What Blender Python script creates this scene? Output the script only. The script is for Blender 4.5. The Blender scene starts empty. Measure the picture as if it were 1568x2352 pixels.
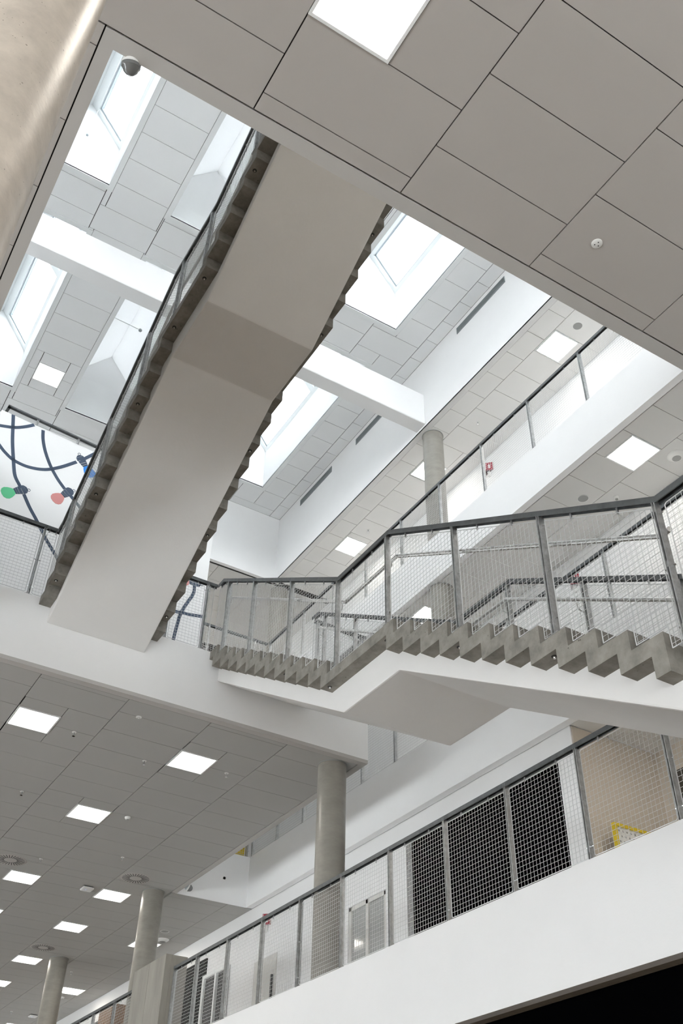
import bpy, bmesh, math, random
from mathutils import Vector, Matrix
random.seed(7)
scene = bpy.context.scene
COL = scene.collection

# ------------------------------------------------------------------ camera
cam_d = bpy.data.cameras.new('camera'); cam = bpy.data.objects.new('camera', cam_d); COL.objects.link(cam)
right = Vector((0.85265364, -0.52214982, 0.01847558))
down = Vector((0.34554495, 0.53703446, -0.76954056))
fwd = Vector((0.39189344, 0.6625357, 0.63833061))
m = Matrix.Identity(4)
for i in range(3):
    m[i][0] = right[i]; m[i][1] = -down[i]; m[i][2] = -fwd[i]
cam.matrix_world = m
cam_d.sensor_fit = 'VERTICAL'; cam_d.sensor_height = 36.0; cam_d.sensor_width = 24.0
cam_d.lens = 36.0 * 2236.42 / 2352.0
cam_d.clip_start = 0.05; cam_d.clip_end = 300
scene.camera = cam

# ------------------------------------------------------------------ sky, exposure
SKY_STRENGTH = 11.0
PANEL_STRENGTH = 19.0
world = bpy.data.worlds.new('overcast_sky'); scene.world = world
world.use_nodes = True
wn = world.node_tree.nodes; bg = wn['Background']
bg.inputs[0].default_value = (0.945, 0.974, 1.0, 1); bg.inputs[1].default_value = SKY_STRENGTH
scene.view_settings.view_transform = 'Standard'
scene.view_settings.look = 'None'
scene.view_settings.exposure = 0.0
scene.view_settings.gamma = 1.0
scene.view_settings.use_curve_mapping = False
scene.cycles.max_bounces = 7
scene.cycles.glossy_bounces = 2
scene.cycles.transmission_bounces = 4
scene.cycles.use_adaptive_sampling = True
scene.cycles.adaptive_threshold = 0.03
scene.cycles.use_denoising = True
scene.cycles.diffuse_bounces = 5
scene.cycles.transparent_max_bounces = 24

# ------------------------------------------------------------------ materials
def mat(name, col, rough=0.6, metal=0.0, var=0.0, vscale=3.0, bump=0.0, bscale=60.0, spec=0.5, spots=0.0, sscale=25.0, stretch=None):
    M = bpy.data.materials.new(name); M.use_nodes = True
    nt = M.node_tree; N = nt.nodes; L = nt.links; b = N['Principled BSDF']
    b.inputs['Base Color'].default_value = (*col, 1); b.inputs['Roughness'].default_value = rough
    b.inputs['Metallic'].default_value = metal; b.inputs['Specular IOR Level'].default_value = spec
    if var or bump or spots:
        geo = N.new('ShaderNodeNewGeometry'); vec = geo.outputs['Position']
        if stretch:
            mp = N.new('ShaderNodeMapping'); mp.inputs['Scale'].default_value = stretch
            L.new(vec, mp.inputs['Vector']); vec = mp.outputs[0]
    out = None
    if var:
        n = N.new('ShaderNodeTexNoise'); n.inputs['Scale'].default_value = vscale; n.inputs['Detail'].default_value = 6; n.inputs['Roughness'].default_value = 0.65
        L.new(vec, n.inputs['Vector'])
        r = N.new('ShaderNodeMapRange'); r.inputs[1].default_value = 0.3; r.inputs[2].default_value = 0.7
        r.inputs[3].default_value = 1 - var; r.inputs[4].default_value = 1 + var
        L.new(n.outputs['Fac'], r.inputs[0])
        mx = N.new('ShaderNodeMix'); mx.data_type = 'RGBA'; mx.blend_type = 'MULTIPLY'; mx.inputs[0].default_value = 1
        mx.inputs[6].default_value = (*col, 1); L.new(r.outputs[0], mx.inputs[7]); out = mx.outputs[2]
    if spots:
        v = N.new('ShaderNodeTexVoronoi'); v.inputs['Scale'].default_value = sscale; L.new(vec, v.inputs['Vector'])
        n2 = N.new('ShaderNodeTexNoise'); n2.inputs['Scale'].default_value = sscale * 0.35; L.new(vec, n2.inputs['Vector'])
        th = N.new('ShaderNodeMapRange'); th.inputs[1].default_value = 0.45; th.inputs[2].default_value = 0.75; th.inputs[3].default_value = 0.0; th.inputs[4].default_value = 0.22
        L.new(n2.outputs['Fac'], th.inputs[0])
        lt = N.new('ShaderNodeMath'); lt.operation = 'LESS_THAN'; L.new(v.outputs['Distance'], lt.inputs[0]); L.new(th.outputs[0], lt.inputs[1])
        ml = N.new('ShaderNodeMath'); ml.operation = 'MULTIPLY'; ml.inputs[1].default_value = spots; L.new(lt.outputs[0], ml.inputs[0])
        mx2 = N.new('ShaderNodeMix'); mx2.data_type = 'RGBA'; L.new(ml.outputs[0], mx2.inputs[0])
        if out: L.new(out, mx2.inputs[6])
        else: mx2.inputs[6].default_value = (*col, 1)
        mx2.inputs[7].default_value = (col[0] * 0.3, col[1] * 0.28, col[2] * 0.25, 1); out = mx2.outputs[2]
    if out: L.new(out, b.inputs['Base Color'])
    if bump:
        n3 = N.new('ShaderNodeTexNoise'); n3.inputs['Scale'].default_value = bscale; n3.inputs['Detail'].default_value = 3; L.new(vec, n3.inputs['Vector'])
        bp = N.new('ShaderNodeBump'); bp.inputs['Strength'].default_value = bump; bp.inputs['Distance'].default_value = 0.01
        L.new(n3.outputs['Fac'], bp.inputs['Height']); L.new(bp.outputs[0], b.inputs['Normal'])
    return M
def emis(name, col, s):
    M = bpy.data.materials.new(name); M.use_nodes = True
    b = M.node_tree.nodes['Principled BSDF']; b.inputs['Base Color'].default_value = (0.9, 0.9, 0.9, 1)
    b.inputs['Emission Color'].default_value = (*col, 1); b.inputs['Emission Strength'].default_value = s
    return M
def glass(name, tint=(0.97, 0.98, 0.98), refl=0.06):
    M = bpy.data.materials.new(name); M.use_nodes = True
    nt = M.node_tree; N = nt.nodes; L = nt.links; N.remove(N['Principled BSDF'])
    t = N.new('ShaderNodeBsdfTransparent'); t.inputs[0].default_value = (*tint, 1)
    g = N.new('ShaderNodeBsdfGlossy'); g.inputs['Roughness'].default_value = 0.02
    mx = N.new('ShaderNodeMixShader'); mx.inputs[0].default_value = refl
    L.new(t.outputs[0], mx.inputs[1]); L.new(g.outputs[0], mx.inputs[2]); L.new(mx.outputs[0], N['Material Output'].inputs[0])
    return M
M = {}
M['white'] = mat('white_paint', (0.86, 0.86, 0.86), 0.55, var=0.015, vscale=1.2, bump=0.05, bscale=45)
M['plaster'] = mat('white_plaster', (0.75, 0.742, 0.73), 0.7, var=0.02, vscale=1.5, bump=0.10, bscale=30)
M['strip'] = mat('grey_soffit_paint', (0.48, 0.465, 0.445), 0.8)
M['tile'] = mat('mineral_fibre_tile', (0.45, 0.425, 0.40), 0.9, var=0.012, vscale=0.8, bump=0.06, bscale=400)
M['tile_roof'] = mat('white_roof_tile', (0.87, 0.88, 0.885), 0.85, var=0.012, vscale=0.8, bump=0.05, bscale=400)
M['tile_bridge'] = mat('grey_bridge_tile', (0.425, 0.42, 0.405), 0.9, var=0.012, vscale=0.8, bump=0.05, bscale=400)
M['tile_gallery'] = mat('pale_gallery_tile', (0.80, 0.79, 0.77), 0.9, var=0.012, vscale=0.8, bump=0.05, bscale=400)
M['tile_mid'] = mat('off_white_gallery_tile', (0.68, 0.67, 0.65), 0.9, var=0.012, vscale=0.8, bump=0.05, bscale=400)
M['void'] = mat('dark_ceiling_plenum', (0.035, 0.034, 0.032), 0.9)
M['concrete'] = mat('grey_precast_concrete', (0.235, 0.222, 0.198), 0.75, var=0.28, vscale=7, bump=0.12, bscale=40, spots=0.75, sscale=22)
M['concrete_box'] = mat('board_cast_concrete', (0.30, 0.285, 0.255), 0.8, var=0.14, vscale=3.5, bump=0.1, bscale=60, stretch=(1, 1, 0.25))
M['column'] = mat('smooth_grey_column_concrete', (0.29, 0.275, 0.245), 0.32, var=0.12, vscale=4, bump=0.05, bscale=50, stretch=(1, 1, 2.5), spec=0.5)
M['column_pale'] = mat('pale_speckled_column_concrete', (0.47, 0.41, 0.345), 0.36, var=0.16, vscale=9, bump=0.12, bscale=35, spots=0.75, sscale=55)
M['steel'] = mat('galvanised_steel', (0.52, 0.53, 0.535), 0.38, 0.8, var=0.25, vscale=18, bump=0.03)
M['rail'] = mat('dark_galvanised_steel', (0.15, 0.16, 0.165), 0.5, 0.6, var=0.2, vscale=10)
M['wire'] = mat('bright_zinc_wire', (0.66, 0.67, 0.67), 0.4, 0.3)
M['tube'] = mat('brushed_stainless_tube', (0.72, 0.72, 0.71), 0.3, 0.9)
M['chrome'] = mat('polished_bolt', (0.8, 0.8, 0.8), 0.15, 1.0)
M['black'] = mat('matt_black', (0.0012, 0.0012, 0.0015), 0.9, spec=0.0)
M['level'] = mat('pale_bounce_floor', (0.72, 0.67, 0.60), 0.5)
M['beige'] = mat('warm_beige_paint', (0.60, 0.535, 0.455), 0.75, var=0.02, vscale=1)
M['floor'] = mat('warm_bounce_brown', (0.30, 0.225, 0.16), 0.5, var=0.05, vscale=0.8)  # unseen floor, brown chosen so its bounce warms the ceilings
M['frame'] = mat('white_window_frame', (0.84, 0.86, 0.86), 0.35)
M['plastic'] = mat('white_plastic', (0.78, 0.78, 0.76), 0.4)
M['grille'] = mat('grey_grille', (0.33, 0.33, 0.32), 0.6)
M['slot'] = mat('dark_slot', (0.03, 0.03, 0.03), 0.8)
M['vent'] = mat('grey_linear_vent', (0.30, 0.33, 0.34), 0.5, 0.3)
M['red'] = mat('red_sign_face', (0.33, 0.012, 0.03), 0.5)
M['yellow'] = mat('yellow_lacquer', (0.72, 0.53, 0.02), 0.45)
M['navy'] = mat('slate_blue_wall_paint', (0.055, 0.082, 0.13), 0.7)
M['green'] = mat('green_wall_paint', (0.13, 0.60, 0.30), 0.7)
M['pink'] = mat('pink_wall_paint', (0.65, 0.27, 0.26), 0.7)
M['blue'] = mat('blue_wall_paint', (0.03, 0.25, 0.75), 0.7)
M['door'] = mat('pale_grey_door', (0.66, 0.65, 0.62), 0.5)
M['wood'] = mat('brown_veneer', (0.25, 0.14, 0.07), 0.5, var=0.2, vscale=4, stretch=(1, 1, 0.2))
M['brown'] = mat('dark_brown_door', (0.05, 0.045, 0.035), 0.6)
M['panel'] = emis('luminous_diffuser', (1.0, 0.93, 0.83), PANEL_STRENGTH)
M['led'] = emis('blue_status_led', (0.15, 0.25, 1.0), 6)
M['glass'] = glass('clear_facade_glass')
M['roofglass'] = glass('solar_control_roof_glass', (0.78, 0.80, 0.81))
M['darkglass'] = mat('grey_camera_dome', (0.16, 0.165, 0.165), 0.08, spec=0.8)
M['doorglass'] = mat('pale_grey_door_glass', (0.40, 0.41, 0.40), 0.08, spec=0.8)
def opal(name, tr):
    Mm = bpy.data.materials.new(name); Mm.use_nodes = True
    nt = Mm.node_tree; N = nt.nodes; L = nt.links; N.remove(N['Principled BSDF'])
    a = N.new('ShaderNodeBsdfDiffuse'); a.inputs[0].default_value = (0.88, 0.88, 0.88, 1)
    b = N.new('ShaderNodeBsdfTranslucent'); b.inputs[0].default_value = (0.95, 0.96, 0.97, 1)
    mx = N.new('ShaderNodeMixShader'); mx.inputs[0].default_value = tr
    L.new(a.outputs[0], mx.inputs[1]); L.new(b.outputs[0], mx.inputs[2]); L.new(mx.outputs[0], N['Material Output'].inputs[0])
    return Mm
M['opal'] = opal('opal_smoke_vent_panel', 0.2)
M['camera'] = mat('camera_grey', (0.42, 0.47, 0.50), 0.3)

# ------------------------------------------------------------------ helpers
W = {}
def V(*a): return Vector(a)
class MB:
    def __init__(s): s.v = []; s.f = []
    def add(s, vs, fs):
        k = len(s.v); s.v += [Vector(p) for p in vs]; s.f += [tuple(i + k for i in f) for f in fs]; return s
    def box(s, x0, x1, y0, y1, z0, z1):
        return s.add([(x, y, z) for z in (z0, z1) for y in (y0, y1) for x in (x0, x1)],
                     [(0, 2, 3, 1), (4, 5, 7, 6), (0, 1, 5, 4), (2, 6, 7, 3), (0, 4, 6, 2), (1, 3, 7, 5)])
    def obox(s, o, a, b, c):
        o, a, b, c = map(Vector, (o, a, b, c))
        return s.add([o + a * i + b * j + c * k for k in (0, 1) for j in (0, 1) for i in (0, 1)],
                     [(0, 2, 3, 1), (4, 5, 7, 6), (0, 1, 5, 4), (2, 6, 7, 3), (0, 4, 6, 2), (1, 3, 7, 5)])
    def rod(s, a, b, r, n=4, cap=True):
        a, b = Vector(a), Vector(b); d = (b - a)
        if d.length < 1e-6: return s
        d.normalize(); u = d.orthogonal().normalized(); w = d.cross(u)
        vs = [p + (u * math.cos(2 * math.pi * i / n) + w * math.sin(2 * math.pi * i / n)) * r for p in (a, b) for i in range(n)]
        fs = [(i, (i + 1) % n, n + (i + 1) % n, n + i) for i in range(n)]
        if cap: fs += [tuple(range(n - 1, -1, -1)), tuple(range(n, 2 * n))]
        return s.add(vs, fs)
    def tube(s, pts, r, n=8):
        pts = [Vector(p) for p in pts]; vs = []; fs = []
        d0 = (pts[1] - pts[0]).normalized(); u = d0.orthogonal().normalized()
        for i, p in enumerate(pts):
            d = ((pts[min(i + 1, len(pts) - 1)] - p).normalized() + (p - pts[max(i - 1, 0)]).normalized())
            if d.length < 1e-6: d = d0
            d.normalize(); u = (u - d * u.dot(d)).normalized(); w = d.cross(u)
            vs += [p + (u * math.cos(2 * math.pi * j / n) + w * math.sin(2 * math.pi * j / n)) * r for j in range(n)]
        for i in range(len(pts) - 1):
            fs += [(i * n + j, i * n + (j + 1) % n, (i + 1) * n + (j + 1) % n, (i + 1) * n + j) for j in range(n)]
        k = (len(pts) - 1) * n
        fs += [tuple(range(n - 1, -1, -1)), tuple(range(k, k + n))]
        return s.add(vs, fs)
    def prism(s, poly, x0, x1):                       # polygon of (y, z), extruded along x
        n = len(poly)
        vs = [(x0, y, z) for y, z in poly] + [(x1, y, z) for y, z in poly]
        fs = [(i, (i + 1) % n, n + (i + 1) % n, n + i) for i in range(n)] + [tuple(range(n - 1, -1, -1)), tuple(range(n, 2 * n))]
        return s.add(vs, fs)
    def lathe(s, c, prof, n=24, ax=(0, 0, 1)):        # prof: (radius, height) from centre to centre
        c = Vector(c); ax = Vector(ax).normalized(); u = ax.orthogonal().normalized(); w = ax.cross(u); vs = []; fs = []
        for r, h in prof:
            vs += [c + ax * h + (u * math.cos(2 * math.pi * i / n) + w * math.sin(2 * math.pi * i / n)) * max(r, 1e-4) for i in range(n)]
        for k in range(len(prof) - 1):
            fs += [(k * n + i, k * n + (i + 1) % n, (k + 1) * n + (i + 1) % n, (k + 1) * n + i) for i in range(n)]
        return s.add(vs, fs)
    def build(s, name, material, parent=None, smooth=False, bevel=0.0, recalc=True, seg=1):
        if parent is not None: o0 = W[parent]
        else:
            xs = [p.x for p in s.v]; ys = [p.y for p in s.v]; zs = [p.z for p in s.v]
            o0 = Vector(((min(xs) + max(xs)) / 2, (min(ys) + max(ys)) / 2, min(zs)))
        me = bpy.data.meshes.new(name); me.from_pydata([tuple(p - o0) for p in s.v], [], s.f)
        if recalc or bevel:
            bm = bmesh.new(); bm.from_mesh(me)
            if recalc: bmesh.ops.recalc_face_normals(bm, faces=bm.faces)
            if bevel:
                es = [e for e in bm.edges if len(e.link_faces) == 2 and e.calc_face_angle(0) > 0.5]
                bmesh.ops.bevel(bm, geom=es, offset=bevel, segments=seg, affect='EDGES', profile=0.6)
            bm.to_mesh(me); bm.free()
        if smooth:
            for p in me.polygons: p.use_smooth = True
            try: me.set_sharp_from_angle(angle=0.7)
            except Exception: pass
        me.materials.append(M[material])
        o = bpy.data.objects.new(name, me); COL.objects.link(o)
        if parent is not None: o.parent = parent; W[o] = o0
        else: o.location = o0; W[o] = o0
        return o
def tag(o, label, cat=None, group=None, kind=None):
    o['label'] = label
    if cat: o['category'] = cat
    if group: o['group'] = group
    if kind: o['kind'] = kind
    return o
def thing(name, loc, label, cat, group=None):
    o = bpy.data.objects.new(name, None); COL.objects.link(o); o.location = loc; o.empty_display_size = 0.1
    W[o] = Vector(loc); return tag(o, label, cat, group)
def struct(name, mb, material, label, **k):
    o = mb.build(name, material, **k); o['label'] = label; o['kind'] = 'structure'; return o
BOXES = {}
def tile(name, x0, x1, y0, y1, z0, z1, material, parent):
    key = (round(x1 - x0, 4), round(y1 - y0, 4), round(z1 - z0, 4), material)
    if key not in BOXES:
        me = bpy.data.meshes.new(name); b = MB().box(-key[0] / 2, key[0] / 2, -key[1] / 2, key[1] / 2, 0, key[2])
        me.from_pydata([tuple(p) for p in b.v], [], b.f); me.materials.append(M[material]); BOXES[key] = me
    o = bpy.data.objects.new(name, BOXES[key]); COL.objects.link(o); o.parent = parent
    w = Vector(((x0 + x1) / 2, (y0 + y1) / 2, z0)); o.location = w - W[parent]; W[o] = w
    return o
def subtract(rects, hole):
    out = []; hx0, hx1, hy0, hy1 = hole
    for x0, x1, y0, y1 in rects:
        if hx0 >= x1 or hx1 <= x0 or hy0 >= y1 or hy1 <= y0: out.append((x0, x1, y0, y1)); continue
        if hx0 > x0: out.append((x0, hx0, y0, y1))
        if hx1 < x1: out.append((hx1, x1, y0, y1))
        a, b = max(x0, hx0), min(x1, hx1)
        if hy0 > y0: out.append((a, b, y0, hy0))
        if hy1 < y1: out.append((a, b, hy1, y1))
    return [r for r in out if r[1] - r[0] > 0.02 and r[3] - r[2] > 0.02]
def tiles(parent, xlines, y0, y1, ph, pitch, z, material, holes=(), gx=0.010, gy=0.008, parity=0, thick=0.02):
    """staggered ceiling tiles; ph = a joint position of even columns, odd ones shifted by half"""
    for c in range(len(xlines) - 1):
        a, b = xlines[c], xlines[c + 1]
        off = ph + (pitch / 2 if (c + parity) % 2 else 0)
        k0 = math.floor((y0 - off) / pitch)
        y = off + k0 * pitch
        while y < y1 - 0.01:
            r = [(a, b, max(y, y0), min(y + pitch, y1))]
            for h in holes: r = subtract(r, h)
            for q in r:
                if q[3] - q[2] > 0.03: tile('ceiling_tile', q[0] + gx / 2, q[1] - gx / 2, q[2] + gy / 2, q[3] - gy / 2, z, z + thick, material, parent)
            y += pitch

# ------------------------------------------------------------------ levels (camera at height 0)
F0, C1, F1, C2, F2, C3, F3, C4, CR = -1.60, 2.30, 3.30, 6.30, 7.31, 10.31, 11.28, 14.18, 16.17
YB = 11.27                      # front face of the bridge floor
XM, XL = 8.73, 6.556            # edge of the upper galleries / of the lowest gallery
XW = 10.36                      # back wall of the upper galleries
XG = [1.133 + 1.2 * k for k in range(-4, 9)]

# ------------------------------------------------------------------ setting: floors and slabs
struct('floor', MB().box(-9, 14, -8, 40, F0 - 0.3, F0), 'floor', 'unseen ground floor of the atrium, brown to warm the bounced light')

def glazed_wall(name, label, axis, c, t, u0, u1, bands):
    """wall across axis at c with ribbon windows (u0..u1 along it); bands = list of (z0, z1) of the ribbons"""
    w = MB(); B = (lambda a, b, za, zb, d0=0.0, d1=t: w.box(c + d0, c + d1, a, b, za, zb)) if axis == 'x' else (lambda a, b, za, zb, d0=0.0, d1=t: w.box(a, b, c + d0, c + d1, za, zb))
    z = F0
    for z0, z1 in bands: B(u0, u1, z, z0); z = z1
    B(u0, u1, z, CR + 0.4)
    o = struct(name, w, 'white', label)
    for z0, z1 in bands:
        n = max(1, round((u1 - u0) / 2.4))
        for i in range(n + 1):
            u = u0 + (u1 - u0) * i / n; w = MB(); B = (lambda a, b, za, zb, d0, d1: w.box(c + d0, c + d1, a, b, za, zb)) if axis == 'x' else (lambda a, b, za, zb, d0, d1: w.box(a, b, c + d0, c + d1, za, zb))
            B(u - 0.04, u + 0.04, z0, z1, 0.05, t - 0.05); w.build('mullion', 'frame', o)
            if i < n:
                w = MB(); B(u + 0.04, u + (u1 - u0) / n - 0.04, z0, z1, t / 2, t / 2 + 0.01); w.build('pane', 'glass', o)
    return o
glazed_wall('wall_back', 'unseen white wall behind the viewer, its window bands added to light the atrium', 'y', -8.3, 0.3, -9, 11.5, [(0.6, 2.5), (8.0, 8.42), (11.6, 15.8)])  # window bands added and sized for the frontal light they let in
glazed_wall('wall_west', 'unseen white west wall with window bands added for side light', 'x', -9.3, 0.3, -8, 36, [(0.2, 2.45), (12.5, 15.0)])  # these bands are added too, to light the parapets from the side
struct('wall_far', MB().box(-9, 14, 36, 36.3, F0, CR + 0.4), 'white', 'white end wall at the deepest end of the hall')
struct('wall_outer_east', MB().box(11.5, 11.8, -8, 36, F0, CR + 0.4), 'white', 'outer wall behind the galleries')
struct('ceiling_outer', MB().box(-9, 11.5, 26, 36, CR, CR + 0.4), 'white', 'roof over the deepest end of the hall')

# near ceiling on the second level, with its opening corner at (0.176, 3.34)
LP1 = (1.133, 1.733, 1.876, 2.476)
slab = MB().box(-9, 12, -8, 3.33, C2 + 0.03, F2 - 0.02).box(-9, 0.166, 3.33, YB + 0.3, C2 + 0.03, F2 - 0.02)
cn = struct('ceiling_entrance', slab, 'void', 'suspended grey tile ceiling above the viewer, around the atrium opening')
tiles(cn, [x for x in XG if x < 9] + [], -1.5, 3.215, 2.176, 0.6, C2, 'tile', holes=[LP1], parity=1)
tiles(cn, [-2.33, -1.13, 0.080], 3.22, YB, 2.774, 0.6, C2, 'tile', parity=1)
struct('floor_entrance_level', MB().box(-9, 12, -8, 3.325, F2 - 0.02, F2).box(-9, 0.16, 3.325, YB, F2 - 0.02, F2), 'level', 'unseen floor above the entrance ceiling, added pale to bounce light')  # unseen finish added to throw light up at the overhead stair
# plaster margin strips round the opening
MB().box(0.085, 12, 3.225, 3.34, C2 - 0.004, C2 + 0.05).build('margin_strip', 'strip', cn)
MB().box(0.085, 0.176, 3.34, YB, C2 - 0.004, C2 + 0.05).build('margin_strip', 'strip', cn)
MB().box(0.176, 12, 3.325, 3.34, C2 + 0.05, F2).build('slab_edge', 'white', cn)
MB().box(0.16, 0.176, 3.34, YB, C2 + 0.05, F2).build('slab_edge', 'white', cn)
# upper near floor (hidden behind the ceiling) and its west arm
struct('floor_upper_landing', MB().box(-9, 12, -8, 3.24, C3, F3), 'white', 'upper floor slab where the broad stair arrives')
struct('floor_upper_west', MB().box(-9, 0.05, 3.24, 24, C3, F3), 'white', 'upper floor slab on the far side of the column')

# bridge floor
BRX = 7.22; VY = 18.15
br = MB().box(-9, BRX - 0.02, YB + 0.02, VY, C2 + 0.03, F2 - 0.01).box(-9, 12, VY, 36, C2 + 0.03, F2 - 0.01)
cb = struct('ceiling_bridge', br, 'void', 'long suspended tile ceiling under the bridge floor')
RL = [(2.345, 2.935, 12.395, 12.98), (4.745, 5.325, 12.395, 12.98), (4.14, 4.725, 15.095, 15.685), (4.14, 4.725, 18.695, 19.285),
      (5.94, 6.53, 18.695, 19.285), (5.94, 6.53, 21.095, 21.685), (5.94, 6.53, 24.095, 24.685), (7.745, 8.335, 26.21, 26.83),
      (5.94, 6.53, 26.52, 27.12), (7.745, 8.335, 21.42, 21.98), (4.14, 4.725, 21.095, 21.685), (7.745, 8.335, 31.0, 31.6)]
bx = [x for x in XG if x < 7.0]
bx = bx[3:]
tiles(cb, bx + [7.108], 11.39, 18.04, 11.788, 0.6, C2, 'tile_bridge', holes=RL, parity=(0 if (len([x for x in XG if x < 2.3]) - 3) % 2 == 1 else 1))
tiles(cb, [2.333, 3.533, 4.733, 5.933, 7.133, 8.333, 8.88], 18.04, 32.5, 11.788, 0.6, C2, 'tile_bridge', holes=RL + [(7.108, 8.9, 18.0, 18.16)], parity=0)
MB().box(-9, BRX, YB, YB + 0.112, C2 - 0.004, C2 + 0.05).build('margin_strip', 'strip', cb)
MB().box(7.115, BRX, YB + 0.112, VY - 0.02, C2 - 0.004, C2 + 0.05).build('margin_strip', 'strip', cb)
wb = MB().box(-9, BRX, YB, YB + 0.02, C2 + 0.05, F2).box(BRX - 0.02, BRX, YB + 0.02, VY, C2 + 0.05, F2).box(-9, BRX, YB + 0.02, VY, F2 - 0.01, F2)
struct('wall_bridge_edge', wb, 'white', 'white edge band of the bridge floor carrying the two stairs')
struct('wall_void_end', MB().box(BRX - 0.02, XM + 0.15, VY - 0.02, VY, C2, F2).box(BRX, 12, VY, 36, F2 - 0.01, F2), 'white', 'white floor edge closing the narrow gap beside the bridge')

# lowest gallery band
struct('wall_lower_band', MB().box(XL, XL + 0.12, -4, 34, C1, F1).box(XL + 0.12, 11.5, -4, 34, F1 - 0.3, F1), 'white', 'plain white parapet band of the lowest gallery')
struct('trim_1', MB().box(XL + 0.12, XL + 0.30, -4, 34, C1 + 0.02, C1 + 0.3), 'concrete_box', 'dark concrete edge under the lowest parapet band')
struct('wall_dark_room', MB().box(XL + 0.30, XL + 0.34, -4, 34, F0, C1 + 0.3).box(XL+.34, XL+6, -4, 34, F0-.02, F0+.02).box(XL + 0.3, XL + 6, -4, 34, C1 + 0.3, C1 + 0.34), 'black', 'black sheets standing in for the dark under the lowest gallery')  # darkness under the gallery put in as black sheets
# middle gallery band
struct('wall_middle_band', MB().box(XM, XM + 0.13, -2, VY, C2, F2).box(XM + 0.13, XW, -2, VY, F2 - 0.3, F2), 'white', 'white parapet band of the middle gallery')
struct('wall_upper_band', MB().box(XM, XM + 0.12, -2, VY - 0.1, C3, F3 - 0.02).box(XM + 0.12, XW, -2, VY - 0.1, F3 - 0.3, F3 - 0.02), 'white', 'white parapet band of the top gallery')
# lowest gallery back wall with openings: black bay, double door, pale door, black door
def wall_x(mb, x0, x1, ya, yb, za, zb, holes):
    rs = [(ya, yb, za, zb)]
    for h in holes: rs = subtract(rs, h)
    for r in rs: mb.box(x0, x1, r[0], r[1], r[2], r[3])
    return mb
BLACKBAY = (9.075, 12.73, F1, 5.966); DD = (13.33, 14.47, F1, 5.37)
wl = wall_x(MB(), 8.88, 9.0, 8.76, 36, F1, C2 + 0.03, [BLACKBAY, DD])
struct('wall_lower_gallery', wl, 'white', 'cream white back wall of the lowest gallery')
struct('wall_beige_recess', MB().box(8.90, 10.45, 8.74, 8.76, F1, C2), 'beige', 'warm beige end wall of the recess on the lowest gallery')
struct('wall_recess_back', MB().box(10.45, 10.5, 2, 8.76, F1, C2), 'beige', 'shadowed beige back wall of the recess')
cr = struct('ceiling_recess', MB().box(8.86, 10.5, 2, 8.74, C2 + 0.025, C2 + 0.06), 'void', 'tile ceiling of the beige recess')
RCL = (9.30, 9.90, 6.60, 7.20)
tiles(cr, [8.86, 9.66, 10.45], 2.2, 8.73, 8.73, 0.6, C2, 'tile_mid', holes=[RCL])
struct('door_1', MB().box(10.40, 10.45, 7.45, 8.5, F1, 5.9), 'brown', 'dark brown door in the shaded recess')
struct('window_1', MB().box(9.10, 9.14, BLACKBAY[0] - 0.2, BLACKBAY[1] + 0.2, F1, 6.1), 'black', 'wide black glazed bay of an unlit room on the lowest gallery')

# top gallery: ceiling and back wall
LT = [(9.285, 9.855, 8.075, 8.655), (9.285, 9.855, 12.23, 12.82), (9.285, 9.855, 15.4, 16.0)]
ct = struct('ceiling_top_gallery', MB().box(XM + 0.12, XW, -2, 18, C4 + 0.025, CR), 'void', 'tile ceiling of the top gallery beside the roof void')
tiles(ct, [8.848, 9.262, XW], 3, 17.9, 10.155, 0.597, C4, 'tile_gallery', holes=LT, parity=0)
MB().box(XM, 8.84, -2, 18, C4 - 0.004, C4 + 0.04).build('margin_strip', 'plaster', ct)
struct('wall_top_gallery', MB().box(XW, XW + 0.1, -2, 26, C3, C4 + 0.1), 'white', 'white back wall of the top gallery')
# middle gallery
LM = [(9.055, 9.655, 6.785, 7.375), (9.055, 9.655, 12.19, 12.79)]
cm = struct('ceiling_middle_gallery', MB().box(XM + 0.12, XW, -2, 18, C3 + 0.025, C3 + 0.06), 'void', 'tile ceiling of the middle gallery')
tiles(cm, [8.862, 9.657, XW], 2, 18, 6.778, 0.6, C3, 'tile_mid', holes=LM)
struct('wall_middle_gallery', MB().box(XW, XW + 0.1, -2, 26, F2, C3 + 0.06), 'white', 'cream back wall of the middle gallery')

# roof: ceiling, fascias, lanterns
LANT = [(-0.285, 1.415), (2.455, 4.155), (6.14, 7.84)]
ROWS = [(6.0, 11.10), (12.1, 17.14)]
holes = [(a, b, c, d) for a, b in LANT for c, d in ROWS]
rs = [(-1.7, XM, -3, 18.0)]
for h in holes: rs = subtract(rs, (h[0] + 0.02, h[1] - 0.02, h[2] + 0.02, h[3] - 0.02))
mb = MB()
for r in rs: mb.box(r[0], r[1], r[2], r[3], CR + 0.022, CR + 0.5)
mb.box(-9, -1.7, -8, 26, CR, CR + 0.4).box(XM, XW + 0.2, -8, 26, CR, CR + 0.4).box(-1.7, XM, -8, -3, CR, CR + .4).box(-1.7, XM, 18, 26, CR, CR + .4)
cro = struct('ceiling_roof', mb, 'void', 'pale tile ceiling between the roof lanterns')
RLP = [(1.60, 2.20, 15.96, 16.53)]
tiles(cro, [-1.7, -1.06, 0.125, 1.312, 2.485, 3.68, 4.87, 6.06, 7.25, 8.43, XM], 5.2, 17.95, 8.79, 0.5945, CR, 'tile_roof', holes=holes + RLP, parity=0, gx=0.014, gy=0.010)
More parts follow.
